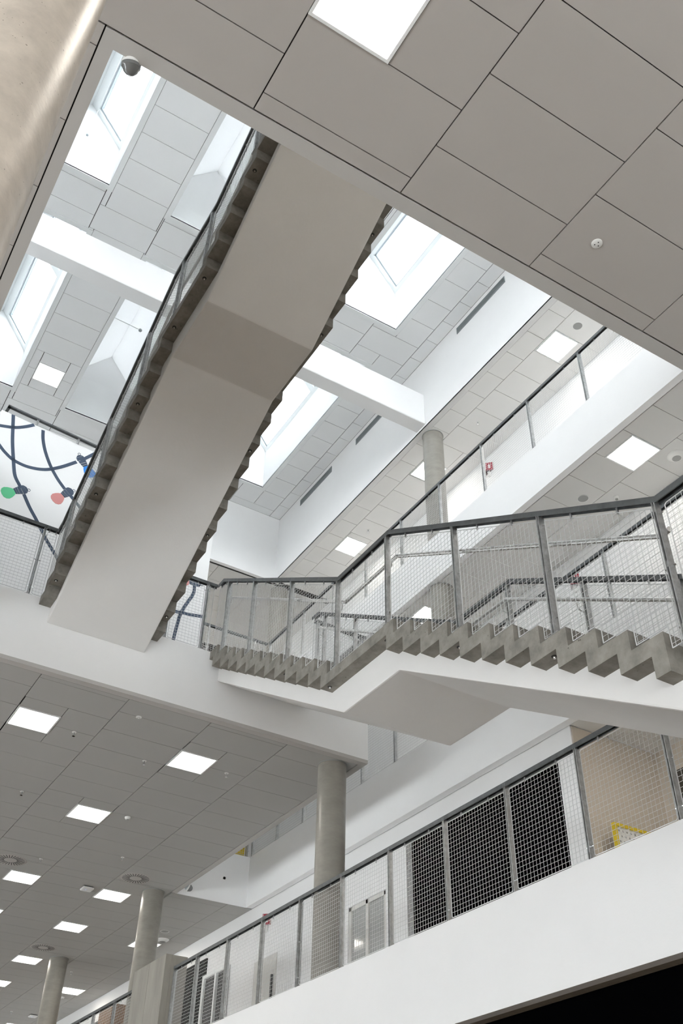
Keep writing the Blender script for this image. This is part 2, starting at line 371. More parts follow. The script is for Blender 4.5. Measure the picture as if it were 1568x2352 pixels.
def lantern(i, x0, x1, y0, y1):
    t = 0.1; zt = 17.40; xa, xb, ya, yb = x0 + t, x1 - t, y0 + t, y1 - t; xm = (xa + xb) / 2; zr = zt + 1.35 * (xb - xm)
    lab = ['west', 'middle', 'east'][i % 3] + (' lantern before the cross beam' if i < 3 else ' lantern beyond the cross beam')
    mb = MB()
    mb.box(x0, xa, y0, y1, CR - 0.012, CR + 0.03).box(xb, x1, y0, y1, CR - 0.012, CR + 0.03).box(xa, xb, y0, ya, CR - 0.012, CR + 0.03).box(xa, xb, yb, y1, CR - 0.012, CR + 0.03)
    L = struct('trim_%d' % (i + 2), mb, 'frame', 'white trim frame and shaft of the ' + lab)
    MB().box(xa - 0.06, xa, ya, yb, CR, zt).box(xb, xb + 0.06, ya, yb, CR, zt).build('shaft_wall', 'white', L)
    for yy, s in ((ya, -1), (yb, 1)):
        MB().add([(xa - .06, yy, CR), (xb + .06, yy, CR), (xb + .06, yy, zt), (xm, yy, zr + 0.1), (xa - .06, yy, zt),
                  (xa - .06, yy + s * .06, CR), (xb + .06, yy + s * .06, CR), (xb + .06, yy + s * .06, zt), (xm, yy + s * .06, zr + .1), (xa - .06, yy + s * .06, zt)],
                 [(0, 1, 2, 3, 4), (9, 8, 7, 6, 5), (0, 5, 6, 1), (1, 6, 7, 2), (2, 7, 8, 3), (3, 8, 9, 4), (4, 9, 5, 0)]).build('gable_wall', 'white', L)
    MB().add([(xa - .06, ya, zt), (xm, ya, zr), (xm, yb, zr), (xa - .06, yb, zt), (xa - .06, ya, zt + .1), (xm, ya, zr + .1), (xm, yb, zr + .1), (xa - .06, yb, zt + .1)],
             [(0, 1, 2, 3), (7, 6, 5, 4), (0, 4, 5, 1), (2, 6, 7, 3), (1, 5, 6, 2), (3, 7, 4, 0)]).build('slope_panel', 'opal' if i % 3 == 1 else 'frame', L)
    if i % 3 == 1:
        MB().add([(xb + .06, ya, zt), (xm, ya, zr), (xm, yb, zr), (xb + .06, yb, zt), (xb + .06, ya, zt + .1), (xm, ya, zr + .1), (xm, yb, zr + .1), (xb + .06, yb, zt + .1)],
                 [(0, 1, 2, 3), (7, 6, 5, 4), (0, 4, 5, 1), (2, 6, 7, 3), (1, 5, 6, 2), (3, 7, 4, 0)]).build('slope_panel', 'opal', L)
        MB().box(xa, xb, ya, yb, CR + 0.05, CR + 0.058).build('pane', 'glass', L)
        return
    # glazed slope: two hinged windows
    S = V(xm, 0, zr) - V(xb, 0, zt); ln = S.length; S.normalize(); N = V(S.z, 0, -S.x)
    def pt(s, y, n): return V(xb, y, zt) + S * s + N * n
    ymid = (ya + yb) / 2 - 0.08
    for q, (a, b) in enumerate(((ya, ymid), (ymid, yb))):
        w = MB()
        fw = 0.09
        for (s0, s1, c, d) in ((0, fw, a, b), (ln - fw * 2.4, ln, a, b), (fw, ln - fw * 2.4, a, a + fw), (fw, ln - fw * 2.4, b - fw, b)):
            w.obox(pt(s0, c, 0), S * (s1 - s0), V(0, d - c, 0), N * 0.12)
        wo = struct('window_%d' % (i * 2 + q + 2), w, 'frame', ('hinged roof window of the ' if q else 'second hinged roof window of the ') + lab)
        sm = MB(); g = 0.035
        for (s0, s1, c, d) in ((fw, fw + g, a + fw, b - fw), (ln - fw * 2.4 - g, ln - fw * 2.4, a + fw, b - fw), (fw, ln - fw * 2.4, a + fw, a + fw + g), (fw, ln - fw * 2.4, b - fw - g, b - fw)):
            sm.obox(pt(s0, c, 0.04), S * (s1 - s0), V(0, d - c, 0), N * 0.06)
        sm.build('sash', 'camera', wo)
        MB().obox(pt(fw, a + fw, 0.07), S * (ln - fw * 3.4), V(0, b - a - 2 * fw, 0), N * 0.008).build('pane', 'roofglass', wo)
n = 0
for (c, d) in ROWS:
    for (a, b) in LANT: lantern(n, a, b, c, d); n += 1
struct('wall_roof_east', MB().box(XM, XM + 0.12, -3, 18, C4, CR), 'white', 'tall white fascia along the top gallery under the roof')
struct('wall_roof_far', MB().box(-1.7, XM, 17.95, 18.05, C4, CR), 'white', 'white fascia closing the far end of the roof void')
struct('wall_roof_west', MB().box(-1.82, -1.7, -3, 18.05, C4, CR), 'white', 'white fascia along the near end of the roof void')
tag(MB().box(-1.7, XM, 11.44, 11.76, 14.27, 15.13).build('cross_beam', 'white', bevel=0.012), 'white beam spanning the roof void between the lanterns', 'beam')
# upper far landing behind the mural
struct('floor_upper_far', MB().box(1.6, XM, VY - 0.1, 27, C3, F3 - 0.02), 'white', 'upper floor slab beyond the mural wall')
cf = struct('ceiling_upper_far', MB().box(-1.7, XW, 18.05, 27, C4 + 0.02, C4 + 0.1), 'void', 'tile ceiling over the upper landing beyond the mural')
tiles(cf, [5.0, 6.06, 7.25, 8.43, XW], 18.12, 21.5, 18.12, 0.6, C4, 'tile_mid')
struct('wall_upper_far', MB().box(-3, XW + .1, 24.0, 24.1, F3, C4), 'beige', 'warm beige wall far behind the mural')

# mural wall (slightly skewed), with painted bulbs
MD = V(1.2, 0.11, 0).normalized(); MN = V(MD.y, -MD.x, 0); MO = V(1.0, 13.49, 0)
mw = MB().obox(MO + V(0, 0, F2), MD * 4.39, -MN * 0.16, V(0, 0, 12.20 - F2))
mw.obox(MO + MD * 0.0 - MN * .16 + V(0, 0, F2), MD * 0.16, -MN * 6, V(0, 0, 12.2 - F2))
mural = struct('wall_mural', mw, 'white', 'white wall painted with a string of coloured light bulbs')
def mp(s, z, h=0.004): return MO + MD * s + V(0, 0, z) + MN * h
def smooth_path(pts, n=6):
    out = []
    for i in range(len(pts) - 1):
        p0 = pts[max(i - 1, 0)]; p1 = pts[i]; p2 = pts[i + 1]; p3 = pts[min(i + 2, len(pts) - 1)]
        for k in range(n):
            t = k / n
            out.append(tuple(0.5 * (2 * p1[j] + (p2[j] - p0[j]) * t + (2 * p0[j] - 5 * p1[j] + 4 * p2[j] - p3[j]) * t * t + (3 * p1[j] - p0[j] - 3 * p2[j] + p3[j]) * t ** 3) for j in (0, 1)))
    out.append(pts[-1]); return out
def flat_poly(mb, poly, h0=0.001, h1=0.004):
    n = len(poly); mb.add([mp(s, z, h0) for s, z in poly] + [mp(s, z, h1) for s, z in poly],
                          [tuple(range(n, 2 * n))] + [(i, (i + 1) % n, n + (i + 1) % n, n + i) for i in range(n)])
def ribbon(mb, pts, w):
    P = smooth_path(pts); L_, R_ = [], []
    for i, p in enumerate(P):
        a = P[max(i - 1, 0)]; b = P[min(i + 1, len(P) - 1)]; dx, dz = b[0] - a[0], b[1] - a[1]; l = math.hypot(dx, dz) or 1
        nx, nz = -dz / l * w / 2, dx / l * w / 2
        L_.append((p[0] + nx, p[1] + nz)); R_.append((p[0] - nx, p[1] - nz))
    for i in range(len(P) - 1): flat_poly(mb, [L_[i], R_[i], R_[i + 1], L_[i + 1]])
for pts in ([(0.209, 12.20), (0.274, 11.895), (0.341, 11.599), (0.45, 11.224), (0.541, 10.954), (0.651, 10.805), (0.70, 10.75)],
            [(0.775, 10.65), (0.929, 10.436), (1.087, 10.254), (1.203, 10.111), (1.34, 9.941), (1.557, 9.713), (2.0, 9.2)],
            [(0.02, 11.55), (0.162, 11.416), (0.284, 11.324), (0.453, 11.247), (0.706, 11.239), (0.992, 11.333), (1.244, 11.529), (1.50, 11.80)],
            [(1.566, 11.867), (1.651, 11.984), (1.738, 12.102), (1.80, 12.19)],
            [(0.777, 12.163), (0.825, 11.951), (0.923, 11.714), (1.074, 11.466), (1.251, 11.258), (1.42, 11.11)],
            [(1.54, 11.03), (1.691, 10.913), (1.838, 10.799), (2.3, 10.3)],
            [(0.05, 11.84), (0.239, 11.914), (0.359, 11.98), (0.489, 12.082), (0.602, 12.19)],
            [(4.150, 10.25), (4.146, 10.055), (4.043, 9.798), (3.971, 9.598), (3.935, 9.416), (3.909, 9.178), (3.85, 8.6), (3.7, 7.9)],
            [(3.3, 9.48), (3.866, 9.555), (4.01, 9.582), (4.192, 9.618), (4.385, 9.662)]):
    mb = MB(); ribbon(mb, pts, 0.062); mb.build('painted_cable', 'navy', mural, recalc=False)
def bulb(c, d, colour, ring=True):
    """socket centre c, direction of the bulb d, all in wall coordinates"""
    l = math.hypot(*d); d = (d[0] / l, d[1] / l); p = (-d[1], d[0])
    q = lambda a, b: (c[0] + d[0] * a + p[0] * b, c[1] + d[1] * a + p[1] * b)
    mb = MB(); prof = [(0.11, 0.045), (0.15, 0.075), (0.20, 0.10), (0.26, 0.115), (0.31, 0.10), (0.345, 0.06), (0.355, 0.0)]
    flat_poly(mb, [q(a, b) for a, b in prof] + [q(a, -b) for a, b in reversed(prof[:-1])], 0.001, 0.005)
    mb.build('painted_bulb', colour, mural, recalc=False)
    mb = MB()
    for a0, a1, b0, b1 in ((-0.135, -0.10, 0.03, 0.075), (-0.095, -0.03, 0.078, 0.088), (-0.022, 0.03, 0.078, 0.072), (0.038, 0.075, 0.07, 0.062), (0.082, 0.112, 0.062, 0.05)):
        flat_poly(mb, [q(a0, b0), q(a1, b1), q(a1, -b1), q(a0, -b0)], 0.001, 0.006)
    mb.build('painted_socket', 'navy', mural, recalc=False)
    mb = MB(); cx, cz = q(-0.15, 0.03)
    arc = [(cx + 0.03 * math.cos(t * 0.6), cz + 0.03 * math.sin(t * 0.6)) for t in range(0, 11)]
    for i in range(10):
        a, b = arc[i], arc[i + 1]; k = 0.7
        flat_poly(mb, [a, b, (cx + (b[0] - cx) * k, cz + (b[1] - cz) * k), (cx + (a[0] - cx) * k, cz + (a[1] - cz) * k)])
    mb.build('painted_hook', 'navy', mural, recalc=False)
bulb((0.70, 10.70), (-0.178, -0.147), 'green')
bulb((1.475, 11.05), (-0.13, -0.19), 'pink')
bulb((1.60, 11.87), (0.14, -0.14), 'blue')
bulb((4.14, 10.31), (-0.2, -0.06), 'pink')

# ------------------------------------------------------------------ columns
def column(x, y, z0, z1, label, material='column', r=0.21):
    t = thing('column', (x, y, z0), label, 'column', 'round concrete columns')
    MB().lathe((x, y, z0), [(0, 0), (r, 0), (r, (z1 - z0) * 0.5), (r, z1 - z0 - 0.012), (0, z1 - z0 - 0.012)], n=48).build('shaft', material, t, smooth=True)
    MB().lathe((x, y, z1 - 0.016), [(0, 0), (r + 0.012, 0), (r + 0.012, 0.012), (0, 0.012)], n=48).build('ceiling_collar', 'grille', t, smooth=True)
column(-0.192, 2.0, F0, C2, 'massive pale speckled column rising close beside the viewer', 'column_pale')
column(6.82, 11.62, F1, C2, 'grey column carrying the corner of the bridge ceiling')
column(6.82, 18.32, F1, C2, 'grey column behind the raw concrete box')
column(6.82, 23.85, F1, C2, 'grey column standing farthest under the bridge ceiling')
column(9.02, 11.60, F3, C4, 'pale grey column under the end of the roof beam')
column(9.02, 18.25, F3, C4, 'grey column at the far end of the top gallery')
column(9.02, 11.60, F2, C3, 'grey column on the middle gallery seen through the stair mesh')

# concrete box on the lowest gallery
cbx = thing('concrete_box', (6.8, 17.0, F1), 'raw board-marked concrete box interrupting the lowest railing', 'concrete box')
for nm, a, b in (('front_slab', 16.30, 16.99), ('rear_slab', 17.0, 17.69)):
    MB().prism([(a, F1 + 0.003), (b, F1 + 0.003), (b, 4.664), (a, 4.664)], 6.555, 6.84).build(nm, 'concrete_box', cbx)
    MB().box(6.444, 6.553, a, b, C1, 4.664).build('facing_slab', 'concrete_box', cbx)

# ------------------------------------------------------------------ stairs
RISE, GO, TH = 0.1657, 0.2825, 0.127
def stair_down():
    """bridge (z 7.31) down towards the viewer; treads top profile"""
    nos = [(11.028 - GO * k, F2 - 0.0 - RISE * k) for k in range(0, 12)]
    land = (6.646, F2 - RISE * 12)
    low = [(6.646 - GO * k, land[1] - RISE * k) for k in range(0, 12)]
    return nos, low
def build_stair(name, label, x0, x1, xc0, xc1, chain, core, ybolt, spans, bridge_plate):
    """chain: list of treads (ya, yb, ztop, riser side & depth)"""
    t = thing(name, ((x0 + x1) / 2, core[0][0], core[0][1]), label, 'staircase')
    MB().prism(core, xc0, xc1).build('core', 'plaster', t, bevel=0.018, seg=2)
    for nm, poly in chain:
        o = MB().prism(poly, x0, x1).build(nm, 'concrete', t)
        if nm == 'landing': o['label'] = 'grey concrete landing slab'
    for (y, z) in ybolt:
        for xx in (x0 + 0.062, x1 - 0.062):
            MB().lathe((xx, y, z), [(0, -0.022), (0.010, -0.019), (0.014, -0.008), (0.014, 0.0)], n=10).build('anchor_bolt', 'chrome', t, smooth=True)
            MB().lathe((xx, y, z), [(0, -0.003), (0.024, -0.003), (0.024, 0.004)], n=12).build('bolt_recess', 'slot', t)
    return t
# stair 2: goes down from the bridge towards the viewer
chain = []; nos, low = stair_down()
prev_y = YB
for k, (y, z) in enumerate(nos):
    zn = z - RISE
    chain.append(('step', [(y, z), (prev_y, z), (prev_y, z - TH), (y + TH, z - TH), (y + TH, zn - TH), (y, zn - TH)])); prev_y = y
z = nos[-1][1] - RISE; y = low[0][0]; zn = z - RISE
ZL2 = z
chain.append(('landing', [(y, z), (prev_y, z), (prev_y, z - TH), (y + TH, z - TH), (y + TH, zn - TH), (y, zn - TH)])); prev_y = y
for k, (y, z) in enumerate(low[1:]):
    zn = z - RISE
    chain.append(('step', [(y, z), (prev_y, z), (prev_y, z - TH), (y + TH, z - TH), (y + TH, zn - TH), (y, zn - TH)])); prev_y = y
SL = RISE / GO
def core_down():
    zl = 4.853; ya, yb = 7.81, 6.78; ye = 3.30
    top = [(low[-1][0] + TH, low[-1][1] - TH), (low[0][0] + TH, low[0][1] - TH), (nos[-1][0] + TH, nos[-1][1] - TH), (nos[0][0] + TH, nos[0][1] - TH), (YB, F2 - TH)]
    return [(YB, zl + SL * (YB - ya)), (ya, zl), (yb, zl), (ye, zl - SL * (yb - ye)), (ye, low[-1][1] - TH - RISE)] + top
POSTS2 = [3.38, 4.515, 5.647, 6.77, 7.765, 8.909, 10.017, 10.90]
def tread2(y):
    """top of the descending stair at y"""
    if y >= nos[0][0]: return F2
    for k in range(1, 12):
        if y >= nos[k][0]: return nos[k][1]
    if y >= low[0][0]: return ZL2
    for k in range(1, 12):
        if y >= low[k][0]: return low[k][1]
    return low[-1][1] - RISE
stair2 = build_stair('staircase', 'white-bellied concrete staircase with mid landing descending from the bridge', 4.548, 6.235, 4.70, 6.08, chain, core_down(),
            [(4.60, tread2(4.60) - TH), (5.72, tread2(5.72) - TH), (6.85, ZL2 - TH), (7.95, ZL2 - TH), (9.0, tread2(9.0) - TH), (10.1, tread2(10.1) - TH)], None, None)
# stair 1: climbs from the bridge towards the viewer
Z1 = F2 + 0.02; chain = []
def zt(nn): return Z1 + RISE * (nn - 1)
def yend(nn):                       # viewer-side end of tread nn (underside corner)
    if nn <= 12: return 10.99 - 0.283 * (nn - 1)
    return 6.636 - 0.283 * (nn - 13)
for nn in range(1, 26):
    yb = YB if nn == 1 else yend(nn - 1); ya = yend(nn) if nn < 25 else 3.0; z = zt(nn)
    yf = ya + TH if nn < 25 else ya
    pp = [(yf, z - TH), (yb, z - TH)]
    if nn > 1: pp += [(yb, zt(nn - 1) - TH), (yb + TH, zt(nn - 1) - TH), (yb + TH, z)]
    else: pp += [(yb, z)]
    pp += [(yf, z)]
    chain.append(('landing' if nn in (13,) else 'step', pp))
def core_up():
    zl = 8.886; ya, yb = 7.83, 6.84; ye = 3.10; s1 = (zl - 6.965) / (YB - ya)
    top = [(ye, zt(24) - TH), (yend(14) , zt(14) - TH - 0.01), (yend(13), zt(13) - TH), (yend(12), zt(13) - TH), (yend(1), zt(1) - TH), (YB, zt(1) - TH)]
    top[0] = (ye, zt(14) - TH + SL * (yend(14) - ye))
    return [(YB, 6.965), (ya, zl), (yb, zl), (ye, zl + SL * (yb - ye))] + top
def tread1(y):
    for nn in range(1, 26):
        ya = yend(nn) + TH if nn < 25 else -9
        if y >= ya: return zt(nn)
    return zt(25)
stair1 = build_stair('staircase', 'broad grey-bellied staircase with zigzag concrete edges climbing overhead from the bridge', 2.055, 3.742, 2.207, 3.59, chain, core_up(),
            [(y, tread1(y + 0.0) - TH) for y in (10.86, 9.72, 8.60, 7.65, 6.80, 5.66, 4.5)], None, None)

# ------------------------------------------------------------------ railings
PITCH = 0.05; WR = 0.0021; FR = 0.0044
def flat_panel(parent, P, D, L, h0, h1):
    """mesh panel from P along D, length L, between heights h0 and h1"""
    mb = MB(); r = WR
    nx = max(1, round(L / PITCH)); nz = max(1, round((h1 - h0) / PITCH))
    for i in range(1, nx): mb.rod(P + D * (L * i / nx) + V(0, 0, h0), P + D * (L * i / nx) + V(0, 0, h1), r, 4, False)
    nrm = V(-D.y, D.x, 0) * 0.003
    for j in range(1, nz):
        z = h0 + (h1 - h0) * j / nz; mb.rod(P + nrm + V(0, 0, z), P + nrm + D * L + V(0, 0, z), r, 4, False)
    o = mb.build('mesh_panel', 'wire', parent, recalc=False); o['kind'] = 'stuff'
    c = 0.015
    ring = [(c, h0), (L - c, h0), (L, h0 + c), (L, h1 - c), (L - c, h1), (c, h1), (0, h1 - c), (0, h0 + c)]
    fm = MB()
    for i in range(8):
        a, b = ring[i], ring[(i + 1) % 8]; fm.rod(P + D * a[0] + V(0, 0, a[1]), P + D * b[0] + V(0, 0, b[1]), FR, 6, False)
    fm.build('panel_frame', 'wire', o, recalc=False)
    return o
def post(parent, p, D, z0, z1, double=True, base=True):
    """pair of flat bars standing across the railing line"""
    N = V(-D.y, D.x, 0); mb = MB()
    for s in ((-0.016, -0.006), (0.006, 0.016)):
        mb.obox(p + D * s[0] - N * 0.03 + V(0, 0, z0), D * (s[1] - s[0]), N * 0.06, V(0, 0, z1 - z0))
    for f in (0.08, 0.5, 0.9): mb.obox(p - D * 0.006 - N * 0.022 + V(0, 0, z0 + (z1 - z0) * f), D * 0.012, N * 0.044, V(0, 0, 0.05))
    if base: mb.obox(p - D * 0.05 - N * 0.035 + V(0, 0, z0), D * 0.10, N * 0.07, V(0, 0, 0.01))
    o = mb.build('post', 'steel', parent)
    bm_ = MB()
    for f in (0.12, 0.5, 0.88):
        zz = z0 + (z1 - z0) * f
        bm_.rod(p - D * 0.045 + N * 0.0 + V(0, 0, zz), p + D * 0.045 + V(0, 0, zz), 0.007, 6)
    bm_.build('clip_bolt', 'chrome', o, recalc=False)['kind'] = 'stuff'
    return o
def railing(label, A, B, z0, z1, stations, group='mesh railings', handrail=False, name='railing'):
    """straight level railing from A to B (xy), posts at the given distances from A"""
    A = V(A[0], A[1], 0); B = V(B[0], B[1], 0); D = (B - A); Ln = D.length; D.normalize(); N = V(-D.y, D.x, 0)
    t = thing(name, (A.x, A.y, z0), label, 'railing', group)
    mb = MB().obox(A - N * 0.03 + V(0, 0, z1 - 0.012), D * Ln, N * 0.06, V(0, 0, 0.012)).obox(A - N * 0.03 + V(0, 0, z1 - 0.05), D * Ln, N * 0.01, V(0, 0, 0.04)).obox(A + N * 0.02 + V(0, 0, z1 - 0.05), D * Ln, N * 0.01, V(0, 0, 0.04))
    mb.build('top_rail', 'rail', t)
    for s in stations: post(t, A + D * s, D, z0, z1 - 0.012)
    st = sorted(set([0.0] + list(stations) + [Ln]))
    for a, b in zip(st[:-1], st[1:]):
        if b - a > 0.12:
            flat_panel(t, A + D * (a + 0.045), D, b - a - 0.09, z0 + 0.045, z1 - 0.085)
            hk = MB()
            for f in (0.28, 0.72): hk.obox(A + D * (a + (b - a) * f - 0.008) - N * 0.006 + V(0, 0, z1 - 0.095), D * 0.016, N * 0.012, V(0, 0, 0.05))
            hk.build('hanger', 'steel', t, recalc=False)['kind'] = 'stuff'
    return t
def down(ys, y0): return [abs(y - y0) for y in ys]
ys = [5.36 + 1.1065 * k for k in range(-1, 9)] + [15.313]
ys = [4.26, 5.36, 6.463, 7.561, 8.666, 9.793, 10.896, 11.987, 13.09, 14.21, 15.313, 16.18]
railing('long mesh railing of the lowest gallery in front of the black bay', (XL + 0.04, 3.0), (XL + 0.04, 16.2), F1 - 0.015, 4.46, [y - 3.0 for y in ys])
ys = [17.8 + 1.1 * k for k in range(0, 10)]
railing('mesh railing of the lowest gallery beyond the concrete box', (XL + 0.04, 17.75), (XL + 0.04, 29), F1 - 0.015, 4.46, [y - 17.75 for y in ys])
ys = [4.35 + 1.0575 * k for k in range(0, 13)] + [18.1]
railing('mesh railing of the middle gallery above its white parapet band', (XM + 0.04, 3.5), (XM + 0.04, 18.12), F2, 8.49, [y - 3.5 for y in ys])
ys = [4.63 + 1.305 * k for k in range(0, 10)]
railing('mesh railing of the top gallery below the roof fascia', (XM + 0.04, 3.5), (XM + 0.04, 18.05), F3 - 0.02, 12.45, [y - 3.5 for y in ys] + [14.5])
railing('short mesh railing closing the far end of the top gallery gap', (5.6, 18.1), (XM, 18.1), F3 - 0.02, 12.45, [0.4, 1.6, 2.8])
railing('mesh railing on the bridge edge left of the overhead stair', (-1.2, YB + 0.04), (2.11, YB + 0.04), F2, 8.49, [0.89, 1.99, 3.09])
railing('short mesh railing on the bridge between the two stairs', (3.765, YB + 0.04), (4.55, YB + 0.04), F2, 8.49, [0.08, 0.63])
railing('short mesh railing at the bridge corner beyond the descending stair', (6.26, YB + 0.04), (BRX - 0.03, YB + 0.04), F2, 8.49, [0.05, 0.86])
railing('mesh railing along the side of the bridge facing the middle gallery', (BRX - 0.04, YB + 0.18), (BRX - 0.04, VY), F2, 8.49, [0.02 + 1.15 * k for k in range(0, 7)])
railing('short mesh railing across the end of the gap beside the bridge', (BRX, VY + 0.04), (XM, VY + 0.04), F2, 8.49, [0.05, 0.75, 1.45])

def stair_rail(label, x, tread, stations, top, ya, yb, inner, handrail=True, extra=()):
    """railing following a stair in a plane of constant x. top(y): rail height line; stations: post positions in y"""
    t = thing('railing', (x, ya, tread(ya)), label, 'railing', 'stair railings')
    # top rail as polyline
    knots = [k for k in top]
    def ztop(y):
        for (a, za), (b, zb) in zip(knots[:-1], knots[1:]):
            if a - 1e-6 <= y <= b + 1e-6: return za + (zb - za) * (y - a) / (b - a)
        return knots[0][1] if y < knots[0][0] else knots[-1][1]
    mb = MB()
    for (a, za), (b, zb) in zip(knots[:-1], knots[1:]):
        d = V(0, b - a, zb - za)
        mb.obox((x - 0.03, a, za - 0.012), d, (0.06, 0, 0), (0, 0, 0.012)); mb.obox((x - 0.03, a, za - 0.055), d, (0.01, 0, 0), (0, 0, 0.045)); mb.obox((x + 0.02, a, za - 0.055), d, (0.01, 0, 0), (0, 0, 0.045))
    mb.build('top_rail', 'rail', t)
    for y in stations: post(t, V(x, y, 0), V(0, 1, 0), tread(y) - 0.0, ztop(y) - 0.014)
    st = sorted(list(stations) + list(extra))
    for a, b in zip(st[:-1], st[1:]):
        c0, c1 = a + 0.05, b - 0.05
        bot = lambda y: max(tread(y), tread(y - 0.03), tread(y + 0.03)) + 0.035
        tp = lambda y: ztop(y) - 0.095
        mb = MB()
        n = max(2, round((c1 - c0) / PITCH))
        for i in range(1, n):
            y = c0 + (c1 - c0) * i / n; mb.rod((x, y, bot(y)), (x, y, tp(y)), WR, 4, False)
        zmin = min(bot(c0 + (c1 - c0) * i / 60) for i in range(61)); zmax = max(tp(c0), tp(c1))
        z = math.ceil(zmin / PITCH) * PITCH
        NS = 160
        while z < zmax:
            run = None
            for i in range(NS + 1):
                y = c0 + (c1 - c0) * i / NS; ok = bot(y) <= z <= tp(y)
                if ok and run is None: run = y
                if (not ok or i == NS) and run is not None:
                    if y - run > 0.02: mb.rod((x + 0.003, run, z), (x + 0.003, y, z), WR, 4, False)
                    run = None
            z += PITCH
        o = mb.build('mesh_panel', 'wire', t, recalc=False); o['kind'] = 'stuff'
        # rod frame: straight top and sides, bottom stepping with the treads
        pts = []
        NS2 = 220; last = None
        for i in range(NS2 + 1):
            y = c0 + (c1 - c0) * i / NS2; zz = bot(y)
            if last is None: pts.append((y, zz))
            elif abs(zz - last) > 1e-4: pts += [(y, last), (y, zz)]
            last = zz
        pts.append((c1, last))
        ring = pts + [(c1, tp(c1))]
        ks = [k for k in knots if c0 < k[0] < c1]
        for k in reversed(ks): ring.append((k[0], tp(k[0])))
        ring.append((c0, tp(c0)))
        fm = MB()
        for i in range(len(ring)):
            p, q = ring[i], ring[(i + 1) % len(ring)]; fm.rod((x, p[0], p[1]), (x, q[0], q[1]), FR, 6, False)
        fm.build('panel_frame', 'wire', o, recalc=False)
        hk = MB()
        for f in (0.28, 0.72):
            y = c0 + (c1 - c0) * f; hk.box(x - 0.006, x + 0.006, y - 0.008, y + 0.008, ztop(y) - 0.105, ztop(y) - 0.05)
        hk.build('hanger', 'steel', t, recalc=False)['kind'] = 'stuff'
    if handrail:
        xh = x + inner * 0.085; dz = 0.30
        for hr in handrail:
            pts = [(xh, y, ztop(y) - dz) for y in hr]
            e0 = (x + inner * 0.05, hr[0] - 0.10, ztop(hr[0]) - dz - 0.02); e1 = (x + inner * 0.05, hr[-1] + 0.10, ztop(hr[-1]) - dz - 0.02)
            h = MB().tube([e0] + pts + [e1], 0.0215, 10).build('handrail', 'tube', t, smooth=True)
            for y in stations:
                if hr[0] < y < hr[-1]:
                    zz = ztop(y) - dz
                    MB().tube([(x, y + 0.05, zz - 0.10), (xh - inner * 0.01, y + 0.05, zz - 0.085), (xh, y + 0.05, zz - 0.06), (xh, y + 0.05, zz - 0.01)], 0.008, 6).build('bracket', 'tube', h, smooth=True)
    return t
RH = 1.165
top2 = [(3.35, 4.525), (6.72, 6.482), (7.74, 6.487), (11.09, 8.49), (YB, 8.49)]
stair_rail('mesh railing with handrail on the near side of the descending stair', 4.578, tread2, POSTS2, top2, 3.35, YB, 1, handrail=[[3.45, 6.72, 7.74, 10.95]], extra=(11.30,))
stair_rail('mesh railing with handrail on the far side of the descending stair', 6.205, tread2, POSTS2, top2, 3.35, YB, -1, handrail=[[3.45, 6.72, 7.74, 10.95]], extra=(11.30,))
top1 = [(3.25, F3 + 1.17), (6.66, zt(13) + RH), (7.86, zt(13) + RH), (11.10, 8.52), (YB, 8.49)]
POSTS1 = [3.4, 4.5, 5.62, 6.78, 7.62, 8.60, 9.70, 10.80]
stair_rail('mesh railing on the near edge of the overhead stair', 2.085, tread1, POSTS1, top1, 3.25, YB, 1, handrail=[[3.45, 6.66, 7.86, 10.95]], extra=(11.30,))
stair_rail('mesh railing on the far edge of the overhead stair', 3.712, tread1, POSTS1, top1, 3.25, YB, -1, handrail=[[3.45, 6.66, 7.86, 10.95]], extra=(11.30,))
# first gallery landing on the near side, reached by the descending stair
struct('floor_lower_landing', MB().box(4.6, 12, -4, 2.95, F1 - 0.35, F1 + 0.02), 'white', 'floor slab at the foot of the descending stair')
t_ = railing('mesh railing leading on from the foot of the descending stair', (4.578, 0.4), (4.578, 3.35), F1 + 0.02, 4.525, [0.7, 1.8])
# rail along the top of the mural wall
mr = thing('railing', tuple(MO + V(0, 0, 12.2)), 'thin steel rail on short posts above the mural wall', 'railing', 'mesh railings')
ra = MO + MD * 0.10 - MN * 0.08
MB().obox(ra + V(0, 0, 12.43), MD * 4.25, -MN * 0.06, V(0, 0, 0.03)).build('top_rail', 'rail', mr)
MB().obox(ra + V(0, 0, 12.43), MD * 0.05, -MN * 5, V(0, 0, 0.03)).build('side_rail', 'rail', mr)
for s in (0.55, 1.35, 2.15, 2.95, 3.75):
    MB().obox(ra + MD * s - MN * 0.01 + V(0, 0, 12.2), MD * 0.012, -MN * 0.045, V(0, 0, 0.235)).obox(ra + MD * (s + 0.024) - MN * 0.01 + V(0, 0, 12.2), MD * 0.012, -MN * 0.045, V(0, 0, 0.235)).build('post', 'steel', mr)

# ------------------------------------------------------------------ luminaires
def lamp(r, z, label, group):
    x0, x1, y0, y1 = r; t = thing('ceiling_light', ((x0 + x1) / 2, (y0 + y1) / 2, z), label, 'ceiling light', group)
    f = 0.022; mb = MB()
    for q in ((x0, x1, y0, y0 + f), (x0, x1, y1 - f, y1), (x0, x0 + f, y0 + f, y1 - f), (x1 - f, x1, y0 + f, y1 - f)): mb.box(*q, z - 0.008, z + 0.03)
    mb.build('frame', 'frame', t)
    MB().box(x0 + f, x1 - f, y0 + f, y1 - f, z + 0.004, z + 0.02).build('diffuser', 'panel', t)
lamp(LP1, C2, 'large bright square light at the very top, in the entrance ceiling', 'square ceiling lights')
for i in range(-3, 4):
    x = 1.133 + 2.4 * i; y = -2.924
    lamp((x, x + 0.6, y, y + 0.6), C2 - 0.03, 'unseen square light added behind the viewer to brighten the lower hall', 'lights added behind the viewer')  # unseen row, added for warm light on the lower hall
